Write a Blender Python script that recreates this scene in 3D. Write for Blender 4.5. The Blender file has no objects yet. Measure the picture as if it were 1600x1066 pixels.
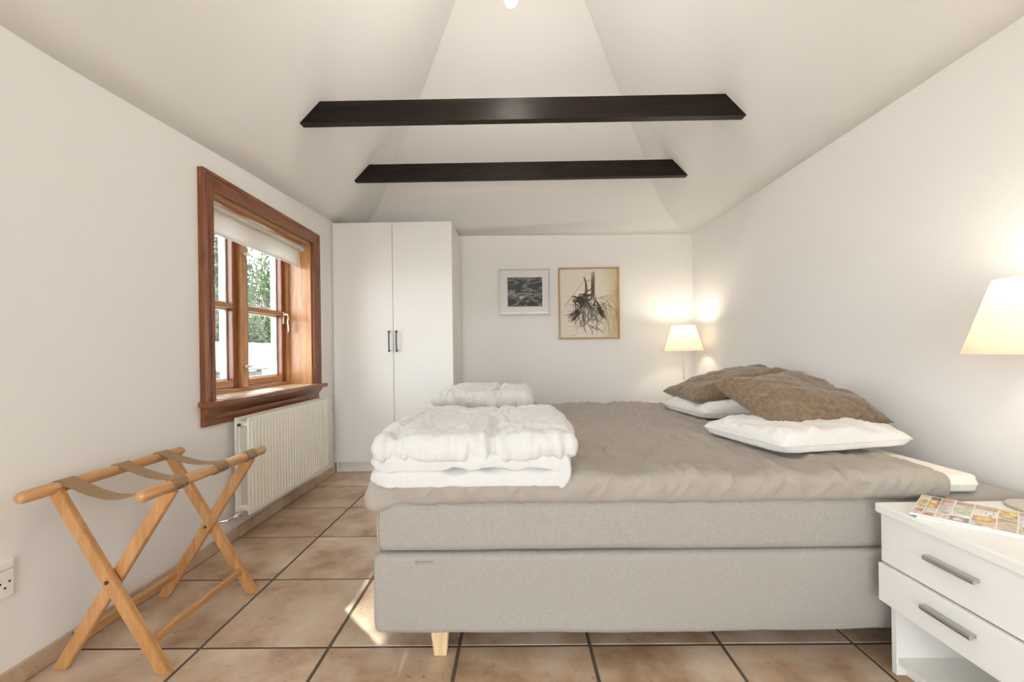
import bpy, bmesh, math, random
from mathutils import Vector, Matrix, noise
random.seed(7)
R = math.radians
scene = bpy.context.scene
COL = scene.collection

# ------------------------------------------------------------------ camera
F_PX = 675.0
cam_d = bpy.data.cameras.new('camera')
cam = bpy.data.objects.new('camera', cam_d); COL.objects.link(cam)
cam_d.sensor_fit = 'HORIZONTAL'; cam_d.sensor_width = 36.0
cam_d.lens = 36.0 * F_PX / 1600.0
cam_d.shift_y = 16.5 / 1600.0
cam_d.clip_start = 0.02; cam_d.clip_end = 200
cam.matrix_world = Matrix.Translation((0, 0, 1.0)) @ Matrix.Rotation(6 / F_PX, 4, 'Z') @ Matrix.Rotation(R(90), 4, 'X') @ Matrix.Rotation(-0.0135, 4, 'Z')
scene.camera = cam

# ------------------------------------------------------------------ world, sun, portals, exposure
world = bpy.data.worlds.new('sky'); scene.world = world; world.use_nodes = True
bg = world.node_tree.nodes['Background']
bg.inputs[0].default_value = (0.93, 0.97, 1.02, 1); bg.inputs[1].default_value = 8.5
SUN_DIR = Vector((1.12, -1.17, -1.10)).normalized()
sun_d = bpy.data.lights.new('sun', 'SUN'); sun_d.energy = 16; sun_d.angle = R(0.6); sun_d.color = (1, .95, .86)
sun = bpy.data.objects.new('sun', sun_d); COL.objects.link(sun)
sun.rotation_euler = SUN_DIR.to_track_quat('-Z', 'Y').to_euler(); sun.location = (-8, 9, 9)
def portal(name, loc, rot, sx, sy):
    d = bpy.data.lights.new(name, 'AREA'); d.shape = 'RECTANGLE'; d.size = sx; d.size_y = sy
    d.cycles.is_portal = True
    o = bpy.data.objects.new(name, d); COL.objects.link(o); o.location = loc; o.rotation_euler = rot
    return o
portal('portal_window', (-1.80, 2.77, 1.30), (0, R(-90), 0), 1.15, 1.15)
portal('portal_side_window', (-1.80, -1.10, 1.12), (0, R(-90), 0), 1.65, 1.65)
portal('portal_door', (-0.175, -2.45, 1.05), (R(-90), 0, 0), 2.3, 2.1)
scene.view_settings.view_transform = 'Standard'; scene.view_settings.look = 'None'
scene.view_settings.exposure = 0.15; scene.view_settings.gamma = 1.0
scene.view_settings.use_curve_mapping = False
scene.cycles.use_denoising = True
scene.cycles.max_bounces = 14; scene.cycles.diffuse_bounces = 10; scene.cycles.glossy_bounces = 4
scene.cycles.transmission_bounces = 8; scene.cycles.transparent_max_bounces = 12
scene.cycles.sample_clamp_indirect = 6; scene.cycles.caustics_reflective = False; scene.cycles.caustics_refractive = False

# ------------------------------------------------------------------ material helpers
def newmat(name):
    m = bpy.data.materials.new(name); m.use_nodes = True
    nt = m.node_tree; b = nt.nodes['Principled BSDF']
    return m, nt, b
def N(nt, t, **kw):
    n = nt.nodes.new(t)
    for k, v in kw.items():
        if k in n.inputs: n.inputs[k].default_value = v
        else: setattr(n, k, v)
    return n
def ramp(nt, fac, stops):
    r = nt.nodes.new('ShaderNodeValToRGB'); e = r.color_ramp.elements
    while len(e) < len(stops): e.new(0.5)
    for i, (p, c) in enumerate(stops):
        e[i].position = p; e[i].color = (*c, 1)
    nt.links.new(fac, r.inputs[0]); return r.outputs[0]
def coords(nt, scale=(1, 1, 1), world_space=False):
    mp = nt.nodes.new('ShaderNodeMapping'); mp.inputs['Scale'].default_value = scale
    if world_space:
        g = nt.nodes.new('ShaderNodeNewGeometry'); nt.links.new(g.outputs['Position'], mp.inputs[0])
    else:
        t = nt.nodes.new('ShaderNodeTexCoord'); nt.links.new(t.outputs['Object'], mp.inputs[0])
    return mp.outputs[0]
def bump(nt, b, h, strength, dist=0.002):
    n = nt.nodes.new('ShaderNodeBump'); n.inputs['Strength'].default_value = strength; n.inputs['Distance'].default_value = dist
    nt.links.new(h, n.inputs['Height']); nt.links.new(n.outputs[0], b.inputs['Normal'])
def plain(name, col, rough=.5, metal=0, nscale=0, nbump=0, var=0, spec=None, ws=False):
    m, nt, b = newmat(name)
    b.inputs['Base Color'].default_value = (*col, 1); b.inputs['Roughness'].default_value = rough; b.inputs['Metallic'].default_value = metal
    if spec is not None: b.inputs['Specular IOR Level'].default_value = spec
    if nscale:
        n = N(nt, 'ShaderNodeTexNoise', Scale=nscale, Detail=4.0); nt.links.new(coords(nt, world_space=ws), n.inputs['Vector'])
        if var:
            lo = tuple(c * (1 - var) for c in col); hi = tuple(min(1, c * (1 + var)) for c in col)
            nt.links.new(ramp(nt, n.outputs['Fac'], [(.3, lo), (.7, hi)]), b.inputs['Base Color'])
        if nbump: bump(nt, b, n.outputs['Fac'], nbump)
    return m
def wood(name, c_dark, c_mid, c_light, scale, rough=.4, coat=0.0, bumps=.15):
    m, nt, b = newmat(name)
    v = coords(nt, scale)
    n = N(nt, 'ShaderNodeTexNoise', Scale=1.0, Detail=6.0, Roughness=.62, Distortion=.6); nt.links.new(v, n.inputs['Vector'])
    nt.links.new(ramp(nt, n.outputs['Fac'], [(.28, c_dark), (.5, c_mid), (.72, c_light)]), b.inputs['Base Color'])
    b.inputs['Roughness'].default_value = rough; b.inputs['Coat Weight'].default_value = coat
    bump(nt, b, n.outputs['Fac'], bumps, .001)
    return m
def fabric(name, col, sx, sy, sz, bumps=.25, var=.12, sheen=.2, rough=.9):
    m, nt, b = newmat(name)
    n1 = N(nt, 'ShaderNodeTexNoise', Scale=1.0, Detail=3.0); nt.links.new(coords(nt, (sx, sy, sz)), n1.inputs['Vector'])
    n2 = N(nt, 'ShaderNodeTexNoise', Scale=1.0, Detail=3.0); nt.links.new(coords(nt, (sx * 8, sy, sz / 8)), n2.inputs['Vector'])
    mx = N(nt, 'ShaderNodeMath', operation='ADD'); nt.links.new(n1.outputs['Fac'], mx.inputs[0]); nt.links.new(n2.outputs['Fac'], mx.inputs[1])
    hf = N(nt, 'ShaderNodeMath', operation='MULTIPLY'); nt.links.new(mx.outputs[0], hf.inputs[0]); hf.inputs[1].default_value = .5
    lo = tuple(c * (1 - var) for c in col); hi = tuple(min(1, c * (1 + var)) for c in col)
    nt.links.new(ramp(nt, hf.outputs[0], [(.35, lo), (.65, hi)]), b.inputs['Base Color'])
    b.inputs['Roughness'].default_value = rough; b.inputs['Sheen Weight'].default_value = sheen; b.inputs['Specular IOR Level'].default_value = .2
    bump(nt, b, hf.outputs[0], bumps, .001)
    return m

M = {}
M['wall'] = plain('wall_paint', (.81, .80, .785), .85, nscale=45, nbump=.06, ws=True, spec=.2)
M['ceil'] = plain('ceiling_paint', (.80, .80, .795), .8, nscale=35, nbump=.05, ws=True, spec=.25)
M['white'] = plain('white_lacquer', (.82, .82, .80), .32, nscale=3, nbump=.02)
M['white_edge'] = plain('white_melamine', (.80, .79, .76), .4)
M['rad'] = plain('cream_enamel', (.80, .77, .70), .35)
M['rad_dark'] = plain('cream_enamel_grille', (.55, .53, .48), .5)
M['grout'] = plain('dark_grout', (.11, .085, .065), .95, nscale=60, nbump=.3)
M['chrome'] = plain('polished_metal', (.75, .73, .70), .18, 1)
M['steel'] = plain('brushed_steel', (.58, .57, .55), .34, 1)
M['dark_metal'] = plain('dark_pewter', (.10, .10, .095), .4, .7)
M['black'] = plain('black_hole', (.01, .01, .01), .8)
M['brass'] = plain('worn_brass', (.65, .52, .36), .3, 1)
M['alu'] = plain('champagne_aluminium', (.70, .62, .52), .32, .8)
M['teak'] = wood('dark_teak', (.115, .030, .009), (.20, .060, .018), (.30, .105, .034), (55, 5, 55), .33, .25)
M['teak_v'] = wood('dark_teak_upright', (.115, .030, .009), (.20, .060, .018), (.30, .105, .034), (55, 55, 5), .33, .25)
M['teak_light'] = wood('honey_teak_lining', (.34, .15, .050), (.47, .235, .095), (.60, .33, .15), (50, 50, 4), .34, .25)
M['teak_light_h'] = wood('honey_teak_rail', (.28, .11, .038), (.39, .18, .070), (.50, .26, .11), (50, 4, 50), .34, .25)
M['beech'] = wood('varnished_beech', (.40, .185, .062), (.52, .27, .105), (.62, .35, .155), (40, 40, 5), .34, .25, .08)
M['beech_y'] = wood('varnished_beech_rail', (.42, .20, .075), (.54, .285, .12), (.64, .37, .17), (45, 5, 45), .34, .25, .08)
M['pine'] = wood('pale_pine', (.60, .42, .22), (.70, .51, .30), (.78, .60, .38), (40, 40, 4), .5)
M['oak_frame'] = wood('light_oak_frame', (.32, .19, .09), (.44, .28, .15), (.52, .35, .20), (30, 30, 6), .45)
M['linen'] = fabric('grey_linen_upholstery', (.345, .322, .292), 60, 60, 500, .3, .10)
M['sheet'] = fabric('taupe_cotton_sheet', (.365, .325, .285), 90, 90, 90, .12, .04, .1, .75)
M['topper'] = fabric('white_topper_cloth', (.80, .77, .71), 60, 60, 60, .2, .04)
M['duvet'] = fabric('white_down_cotton', (.64, .637, .63), 40, 40, 40, .25, .03)
M['pillow'] = fabric('white_pillow_cotton', (.76, .75, .73), 40, 40, 40, .2, .03)
M['velvet'] = plain('brown_velour', (.205, .142, .090), .85, nscale=55, nbump=.5, var=.28, spec=.2); M['velvet'].node_tree.nodes['Principled BSDF'].inputs['Sheen Weight'].default_value = .3
M['strap'] = fabric('tan_jute_webbing', (.30, .18, .085), 260, 260, 260, .4, .2)
M['plaster_white'] = plain('white_render', (.88, .88, .88), .9, nscale=20, nbump=.1)

def beam_mat():
    m, nt, b = newmat('black_stained_timber')
    n = N(nt, 'ShaderNodeTexNoise', Scale=1.0, Detail=5.0, Distortion=1.0); nt.links.new(coords(nt, (2.5, 40, 40)), n.inputs['Vector'])
    k = N(nt, 'ShaderNodeTexNoise', Scale=1.0, Detail=6.0, Roughness=.8); nt.links.new(coords(nt, (14, 30, 60)), k.inputs['Vector'])
    base = ramp(nt, n.outputs['Fac'], [(.35, (.006, .004, .003)), (.6, (.016, .010, .007)), (.8, (.034, .020, .013))])
    sc = ramp(nt, k.outputs['Fac'], [(.66, (0, 0, 0)), (.71, (.8, .8, .8))])
    mx = N(nt, 'ShaderNodeMix', data_type='RGBA'); nt.links.new(sc, mx.inputs[0]); nt.links.new(base, mx.inputs[6]); mx.inputs[7].default_value = (.12, .085, .06, 1)
    nt.links.new(mx.outputs[2], b.inputs['Base Color']); b.inputs['Roughness'].default_value = .45; b.inputs['Specular IOR Level'].default_value = .22
    bump(nt, b, n.outputs['Fac'], .4, .002)
    return m
M['beam'] = beam_mat()

def tile_mat(name='travertine_tile'):
    m, nt, b = newmat(name)
    oi = nt.nodes.new('ShaderNodeObjectInfo')
    g = nt.nodes.new('ShaderNodeNewGeometry')
    off = N(nt, 'ShaderNodeVectorMath', operation='SCALE'); off.inputs[0].default_value = (7.3, 3.1, 5.7); nt.links.new(oi.outputs['Random'], off.inputs['Scale'])
    ad = N(nt, 'ShaderNodeVectorMath', operation='ADD'); nt.links.new(g.outputs['Position'], ad.inputs[0]); nt.links.new(off.outputs[0], ad.inputs[1])
    n1 = N(nt, 'ShaderNodeTexNoise', Scale=4.5, Detail=6.0, Roughness=.6); nt.links.new(ad.outputs[0], n1.inputs['Vector'])
    n2 = N(nt, 'ShaderNodeTexNoise', Scale=42.0, Detail=5.0, Roughness=.7); nt.links.new(ad.outputs[0], n2.inputs['Vector'])
    n3 = N(nt, 'ShaderNodeTexNoise', Scale=1.6, Detail=2.0); nt.links.new(ad.outputs[0], n3.inputs['Vector'])
    c1 = ramp(nt, n1.outputs['Fac'], [(.30, (.33, .205, .12)), (.46, (.51, .37, .255)), (.56, (.60, .475, .36)), (.70, (.70, .58, .46))])
    c3 = ramp(nt, n3.outputs['Fac'], [(.35, (.86, .82, .78)), (.65, (1, 1, 1))])
    mu = N(nt, 'ShaderNodeMix', data_type='RGBA', blend_type='MULTIPLY'); mu.inputs[0].default_value = 1; nt.links.new(c1, mu.inputs[6]); nt.links.new(c3, mu.inputs[7])
    pit = ramp(nt, n2.outputs['Fac'], [(.33, (0, 0, 0)), (.37, (1, 1, 1))])
    patch = ramp(nt, n1.outputs['Fac'], [(.46, (0, 0, 0)), (.60, (1, 1, 1))])
    mxp = N(nt, 'ShaderNodeMath', operation='MAXIMUM'); nt.links.new(pit, mxp.inputs[0]); nt.links.new(patch, mxp.inputs[1])
    mx = N(nt, 'ShaderNodeMix', data_type='RGBA'); nt.links.new(mxp.outputs[0], mx.inputs[0]); mx.inputs[6].default_value = (.20, .135, .085, 1); nt.links.new(mu.outputs[2], mx.inputs[7])
    nt.links.new(mx.outputs[2], b.inputs['Base Color']); b.inputs['Roughness'].default_value = .38
    bump(nt, b, mxp.outputs[0], .25, .002)
    return m
M['tile'] = tile_mat()

def glass_mat(name, tint=(1, 1, 1), refl=.06):
    m, nt, b = newmat(name); nt.nodes.remove(b)
    out = nt.nodes['Material Output']
    tr = N(nt, 'ShaderNodeBsdfTransparent'); tr.inputs[0].default_value = (*tint, 1)
    gl = N(nt, 'ShaderNodeBsdfGlossy', Roughness=0.02)
    lw = N(nt, 'ShaderNodeLayerWeight', Blend=.5); pw = N(nt, 'ShaderNodeMath', operation='POWER'); nt.links.new(lw.outputs['Facing'], pw.inputs[0]); pw.inputs[1].default_value = 5
    fr = N(nt, 'ShaderNodeMath', operation='MULTIPLY_ADD'); nt.links.new(pw.outputs[0], fr.inputs[0]); fr.inputs[1].default_value = .4; fr.inputs[2].default_value = .013
    mx = N(nt, 'ShaderNodeMixShader'); nt.links.new(fr.outputs[0], mx.inputs[0]); nt.links.new(tr.outputs[0], mx.inputs[1]); nt.links.new(gl.outputs[0], mx.inputs[2])
    nt.links.new(mx.outputs[0], out.inputs[0]); return m
M['glass'] = glass_mat('window_glass', (.97, .985, .98))
M['pic_glass'] = glass_mat('picture_glass', (.98, .98, .98))

def shade_mat():
    m, nt, b = newmat('white_lamp_shade')
    out = nt.nodes['Material Output']; nt.nodes.remove(b)
    d = N(nt, 'ShaderNodeBsdfDiffuse'); d.inputs[0].default_value = (.85, .82, .76, 1)
    t = N(nt, 'ShaderNodeBsdfTranslucent'); t.inputs[0].default_value = (.92, .86, .76, 1)
    mx = N(nt, 'ShaderNodeMixShader'); mx.inputs[0].default_value = .68
    nt.links.new(d.outputs[0], mx.inputs[1]); nt.links.new(t.outputs[0], mx.inputs[2]); nt.links.new(mx.outputs[0], out.inputs[0]); return m
M['shade'] = shade_mat()
def emit(name, col, s):
    m, nt, b = newmat(name); b.inputs['Emission Color'].default_value = (*col, 1); b.inputs['Emission Strength'].default_value = s
    b.inputs['Base Color'].default_value = (.9, .9, .9, 1); return m
M['bulb'] = emit('lit_bulb', (1, .80, .55), 25)
M['bulb_c'] = emit('lit_pendant_bulb', (1, .93, .84), 18)
def blind_mat():
    m, nt, b = newmat('white_blind_fabric'); out = nt.nodes['Material Output']
    b.inputs['Base Color'].default_value = (.82, .80, .77, 1); b.inputs['Roughness'].default_value = .9
    t = N(nt, 'ShaderNodeBsdfTranslucent'); t.inputs[0].default_value = (.80, .79, .77, 1)
    mx = N(nt, 'ShaderNodeMixShader'); mx.inputs[0].default_value = .4
    nt.links.new(b.outputs[0], mx.inputs[1]); nt.links.new(t.outputs[0], mx.inputs[2]); nt.links.new(mx.outputs[0], out.inputs[0]); return m
M['blind'] = blind_mat()

# ------------------------------------------------------------------ mesh helpers
BASE = {}
def bx(bm, a, b, bev=0.0, seg=1):
    x0, y0, z0 = a; x1, y1, z1 = b
    r = bmesh.ops.create_cube(bm, size=1.0)
    vs = r['verts']
    for v in vs:
        v.co = Vector(((x0 + x1) / 2 + v.co.x * (x1 - x0), (y0 + y1) / 2 + v.co.y * (y1 - y0), (z0 + z1) / 2 + v.co.z * (z1 - z0)))
    if bev:
        es = list({e for v in vs for e in v.link_edges})
        bmesh.ops.bevel(bm, geom=es, offset=bev, segments=seg, profile=.5, affect='EDGES')
    return bm
def box(a, b, bev=0.0, seg=1): return bx(bmesh.new(), a, b, bev, seg)
def frame_of(d):
    d = d.normalized(); up = Vector((0, 0, 1)) if abs(d.z) < .95 else Vector((1, 0, 0))
    s = d.cross(up).normalized(); return s, s.cross(d).normalized()
def tube(bm, pts, rad, n=12, caps=True):
    pts = [Vector(p) for p in pts]; rings = []
    rr = rad if isinstance(rad, (list, tuple)) else [rad] * len(pts)
    for i, p in enumerate(pts):
        d = (pts[min(i + 1, len(pts) - 1)] - pts[max(i - 1, 0)])
        s, u = frame_of(d)
        rings.append([bm.verts.new(p + (s * math.cos(2 * math.pi * k / n) + u * math.sin(2 * math.pi * k / n)) * rr[i]) for k in range(n)])
    for a, b in zip(rings, rings[1:]):
        for k in range(n): bm.faces.new((a[k], a[(k + 1) % n], b[(k + 1) % n], b[k]))
    if caps: bm.faces.new(rings[0][::-1]); bm.faces.new(rings[-1])
    return bm
def lathe(bm, prof, c=(0, 0, 0), n=40, close=False):
    cx, cy, cz = c; rings = []
    for r, z in prof:
        if r < 1e-6: rings.append([bm.verts.new((cx, cy, cz + z))])
        else: rings.append([bm.verts.new((cx + r * math.cos(2 * math.pi * k / n), cy + r * math.sin(2 * math.pi * k / n), cz + z)) for k in range(n)])
    pr = list(zip(rings, rings[1:]))
    if close: pr.append((rings[-1], rings[0]))
    for a, b in pr:
        for k in range(n):
            q = [a[k % len(a)], a[(k + 1) % len(a)], b[(k + 1) % len(b)], b[k % len(b)]]
            q = list(dict.fromkeys(q))
            if len(q) > 2: bm.faces.new(q)
    return bm
def bar(bm, p0, p1, w, t, wdir):
    """rectangular bar from p0 to p1, width w along wdir, thickness t across"""
    p0, p1 = Vector(p0), Vector(p1); d = (p1 - p0).normalized(); s = Vector(wdir); s = (s - d * s.dot(d)).normalized(); u = d.cross(s)
    vs = [[bm.verts.new(p + s * a * w / 2 + u * b * t / 2) for a, b in ((-1, -1), (1, -1), (1, 1), (-1, 1))] for p in (p0, p1)]
    for k in range(4): bm.faces.new((vs[0][k], vs[0][(k + 1) % 4], vs[1][(k + 1) % 4], vs[1][k]))
    bm.faces.new(vs[0][::-1]); bm.faces.new(vs[1])
    return bm
def prism(bm, poly, axis, a, b):
    """poly: 2D points in the two remaining axes (order x,y,z without axis), extruded a..b"""
    def P(q, t):
        c = list(q); c.insert(axis, t); return Vector(c)
    A = [bm.verts.new(P(q, a)) for q in poly]; B = [bm.verts.new(P(q, b)) for q in poly]
    n = len(poly)
    for k in range(n): bm.faces.new((A[k], A[(k + 1) % n], B[(k + 1) % n], B[k]))
    bm.faces.new(A[::-1]); bm.faces.new(B); return bm
def obj(name, bm, mat, parent=None, smooth=False, local=False):
    bmesh.ops.recalc_face_normals(bm, faces=bm.faces)
    L = BASE.get(parent.name, Vector((0, 0, 0))) if parent else Vector((0, 0, 0))
    if not local and L.length: bmesh.ops.translate(bm, verts=bm.verts, vec=-L)
    me = bpy.data.meshes.new(name); bm.to_mesh(me); bm.free()
    if mat: me.materials.append(mat)
    if smooth:
        me.polygons.foreach_set('use_smooth', [True] * len(me.polygons))
        me.update()
        if smooth is not True: me.set_sharp_from_angle(angle=R(smooth))
    o = bpy.data.objects.new(name, me); COL.objects.link(o); o.parent = parent
    BASE[o.name] = L
    return o
def tag(o, label=None, cat=None, group=None, kind=None):
    for k, v in (('label', label), ('category', cat), ('group', group), ('kind', kind)):
        if v: o[k] = v
    return o
def thing(name, label, cat, loc=(0, 0, 0), group=None, kind=None):
    o = bpy.data.objects.new(name, None); COL.objects.link(o); o.location = loc; o.empty_display_size = .1
    BASE[o.name] = Vector(loc); return tag(o, label, cat, group, kind)
def rbox(lo, hi, r, nx, ny, nz, disp=None, keep=None):
    """rounded box on a lattice; disp(p, normal) -> new p"""
    def axis(a, b, n):
        arc = [r * (1 - math.cos(t * math.pi / 2 / 4)) * 0 + r * t / 4 for t in range(4)]
        ins = [a + r + (b - a - 2 * r) * i / n for i in range(n + 1)]
        return [a + t for t in arc] + ins + [b - t for t in arc[::-1]]
    X, Y, Z = axis(lo[0], hi[0], nx), axis(lo[1], hi[1], ny), axis(lo[2], hi[2], nz)
    bm = bmesh.new(); V = {}
    il = Vector([a + r for a in lo]); ih = Vector([b - r for b in hi])
    def vert(i, j, k):
        if (i, j, k) in V: return V[i, j, k]
        p = Vector((X[i], Y[j], Z[k])); c = Vector([min(max(p[q], il[q]), ih[q]) for q in range(3)])
        d = p - c; n = d.normalized(); q = c + n * r
        if disp: q = disp(q, n)
        V[i, j, k] = bm.verts.new(q); return V[i, j, k]
    a, b, c = len(X) - 1, len(Y) - 1, len(Z) - 1
    for i in range(a):
        for j in range(b):
            for k in (0, c): bm.faces.new([vert(i, j, k), vert(i + 1, j, k), vert(i + 1, j + 1, k), vert(i, j + 1, k)])
    for i in range(a):
        for k in range(c):
            for j in (0, b): bm.faces.new([vert(i, j, k), vert(i + 1, j, k), vert(i + 1, j, k + 1), vert(i, j, k + 1)])
    for j in range(b):
        for k in range(c):
            for i in (0, a): bm.faces.new([vert(i, j, k), vert(i, j + 1, k), vert(i, j + 1, k + 1), vert(i, j, k + 1)])
    return bm
def fbm(p, s, o=3): return noise.fractal(p * s, 1.0, 2.0, o, noise_basis='PERLIN_ORIGINAL')

# ------------------------------------------------------------------ room dimensions
XL, XR, YB, YF = -1.54, 1.706, 4.165, -2.20
TS, TX0, TY0 = 0.444, -1.094, 1.468

# floor: grout bed with every tile its own piece
floor = tag(obj('floor', box((XL - .3, YF - .3, -.12), (XR + .3, YB + .3, -.0028)), M['grout']), 'beige travertine tile floor with dark grout joints', kind='structure')
def grid_cuts(a, b, o, s):
    k = math.floor((a - o) / s); c = []
    while o + k * s < b:
        lo, hi = max(a, o + k * s), min(b, o + (k + 1) * s)
        if hi - lo > .03: c.append((lo, hi))
        k += 1
    return c
tcache = {}
G = .0060
for (y0, y1) in grid_cuts(YF, YB, TY0, TS):
    for (x0, x1) in grid_cuts(XL, XR, TX0, TS):
        key = (round(x1 - x0, 3), round(y1 - y0, 3))
        if key not in tcache:
            t = obj('tile', box((-key[0] / 2 + G, -key[1] / 2 + G, -.008), (key[0] / 2 - G, key[1] / 2 - G, 0), .0010), M['tile'], floor)
            tcache[key] = t.data
        else:
            t = bpy.data.objects.new('tile', tcache[key]); COL.objects.link(t); t.parent = floor
        t.location = ((x0 + x1) / 2, (y0 + y1) / 2, random.uniform(-.0004, .0004))

# walls
WT = .30
WY0, WY1, WZ0, WZ1 = 2.170, 3.255, .745, 1.845      # opening of window_1
def wall_boxes(bm, axis_x, u0, u1, z1, holes):
    """wall slab made of boxes around rectangular holes (u0,u1,z0,z1 per hole), holes sorted along u"""
    cur = u0
    for (h0, h1, b0, b1) in holes:
        axis_x(bm, cur, h0, 0, z1); 
        if b0 > 0: axis_x(bm, h0, h1, 0, b0)
        axis_x(bm, h0, h1, b1, z1); cur = h1
    axis_x(bm, cur, u1, 0, z1)
bm = bmesh.new()
wall_boxes(bm, lambda m, a, b, c, d: bx(m, (XL - WT, a, c - .1 * (c == 0)), (XL, b, d)), YF - WT, YB + WT, 2.28, [(-1.90, -.30, .3, 1.92), (WY0, WY1, WZ0, WZ1)])
tag(obj('wall_left', bm, M['wall']), 'white plastered side wall with the window and radiator', kind='structure')
tag(obj('wall_back', box((XL, YB, -.1), (XR, YB + WT, 2.4)), M['wall']), 'white plastered end wall with the two framed pictures', kind='structure')
tag(obj('wall_right', box((XR, YF - WT, -.1), (XR + WT, YB + WT, 2.15)), M['wall']), 'white plastered wall behind the head of the bed', kind='structure')
bm = bmesh.new()
wall_boxes(bm, lambda m, a, b, c, d: bx(m, (a, YF - WT, c - .1 * (c == 0)), (b, YF, d)), XL, XR, 3.9, [(-1.30, .95, 0, 2.08)])
tag(obj('wall_front', bm, M['wall']), 'white gable wall with the added glazed door', kind='structure')

# ceiling: sloped sides with a hipped end
ZL, ZR, ZH, HS = 2.02, 2.09, 2.12, .78
prof = [(XL - .02, ZL - .02), (XL + .1, ZL + .093), (-1.22, 2.323), (-1.103, 2.446), (-.6, 2.97), (.05, 3.66), (.6, 3.085), (1.21, 2.445), (1.325, 2.323), (1.45, 2.228), (1.58, 2.155), (XR + .02, 2.085)]
def eave(y): return -.015 + .125 * max(0, min(1, (y - 1.4) / 2.2))      # the eave line rises towards the wardrobe
bm = bmesh.new(); rows = []
for i, (x, z) in enumerate(prof):
    row = []
    for y in (YF - .05, .2, 1.4, 2.5, 3.6, None):
        lift = (1.0, .6)[i] if i < 2 else 0
        if y is None:
            zz = z + lift * eave(3.6); y = YB + .02 if zz <= ZH else YB - (zz - ZH) / HS
        else: zz = z + lift * eave(y); y = min(y, YB + .02 if z <= ZH else YB - (z - ZH) / HS)
        row.append(bm.verts.new((x, y, zz)))
    rows.append(row)
for a, b in zip(rows, rows[1:]):
    for k in range(5):
        q = (a[k], b[k], b[k + 1], a[k + 1])
        bm.faces.new(q)
bmesh.ops.triangulate(bm, faces=[bm.faces.new([bm.verts.new(r[-1].co) for r in rows])])
bmesh.ops.remove_doubles(bm, verts=bm.verts, dist=1e-4); bmesh.ops.dissolve_degenerate(bm, dist=1e-4, edges=bm.edges)
ceil = tag(obj('ceiling', bm, M['ceil'], smooth=24), 'white hipped ceiling sloping up from the walls', kind='structure')
md = ceil.modifiers.new('thick', 'SOLIDIFY'); md.thickness = .12; md.offset = 1

# beams
def beam(y, label):
    z0, z1, t = 2.323, 2.446, .05
    bm = bmesh.new(); prism(bm, [(-1.222, z0), (1.328, z0), (1.212, z1), (-1.105, z1)], 1, y, y + t)
    return tag(obj('roof_beam', bm, M['beam']), label, 'beam', 'black tie beams across the ceiling')
beam(2.46, 'black stained timber ceiling beam, nearer and longer looking of the two')
beam(3.295, 'black stained timber ceiling beam above the wardrobe, farther of the two')

# skirting tiles
def skirting(name, label, side):
    root = tag(obj(name, {'l': lambda: box((XL, YF, 0), (XL + .006, 3.60, .058)), 'r': lambda: box((XR - .006, YF, 0), (XR, YB, .058)), 'b': lambda: box((-.50, YB - .006, 0), (XR - .012, YB, .058))}[side](), M['grout']), label, kind='structure')
    lim = {'l': (YF, 3.60), 'r': (YF, YB - .012), 'b': (-.50, XR - .012)}[side]
    for (a, b) in grid_cuts(lim[0], lim[1], TX0 if side == 'b' else TY0, TS):
        A = {'l': (XL + .001, a + .003, .002), 'r': (XR - .012, a + .003, .002), 'b': (a + .003, YB - .012, .002)}[side]
        B = {'l': (XL + .012, b - .003, .064), 'r': (XR - .001, b - .003, .064), 'b': (b - .003, YB - .001, .064)}[side]
        obj('tile', box(A, B, .0015), M['tile'], root)
skirting('baseboard_left', 'travertine tile skirting under the radiator', 'l')
skirting('baseboard_right', 'travertine tile skirting behind the bed head', 'r')
skirting('baseboard_back', 'travertine tile skirting below the pictures', 'b')

# ------------------------------------------------------------------ window_1 (wood lined, two casements)
win = thing('window_1', 'dark teak two-casement window with deep sill above the radiator', None, (XL, 2.77, WZ0), kind='structure')
CW = .085
CPROF = [(-.004, 0), (-.004, .020), (.004, .026), (.014, .026), (.020, .019), (.046, .022), (.056, .026), (.060, .033), (.076, .035), (.081, .028), (.081, 0)]
def casing(side):
    """moulded casing swept along one side, mitred at the top corners; profile is (offset outwards, height)"""
    bm = bmesh.new(); ends = []
    for e in (0, 1):
        row = []
        for (o, h) in CPROF:
            if side == 'top': y = WY0 - o if e == 0 else WY1 + o; z = 1.842 + o
            else: y = WY0 - o if side == 'near' else WY1 + o; z = .775 if e == 0 else 1.842 + o
            row.append(bm.verts.new((XL + h, y, z)))
        ends.append(row)
    n = len(CPROF)
    for k in range(n): bm.faces.new((ends[0][k], ends[0][(k + 1) % n], ends[1][(k + 1) % n], ends[1][k]))
    bm.faces.new(ends[0][::-1]); bm.faces.new(ends[1]); return bm
obj('casing', casing('near'), M['teak_v'], win, smooth=30)
obj('casing', casing('far'), M['teak_v'], win, smooth=30)
obj('casing', casing('top'), M['teak'], win, smooth=30)
XG = -1.70                                            # inner face of the window frame
# lining boards
obj('lining', box((XG, WY0, .775), (XL + .002, WY0 + .018, 1.838)), M['teak_light'], win)
obj('lining', box((XG, WY1 - .018, .775), (XL + .002, WY1, 1.838)), M['teak_light'], win)
obj('lining', box((XG, WY0, 1.822), (XL + .002, WY1, 1.842)), M['teak_light_h'], win)
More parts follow.
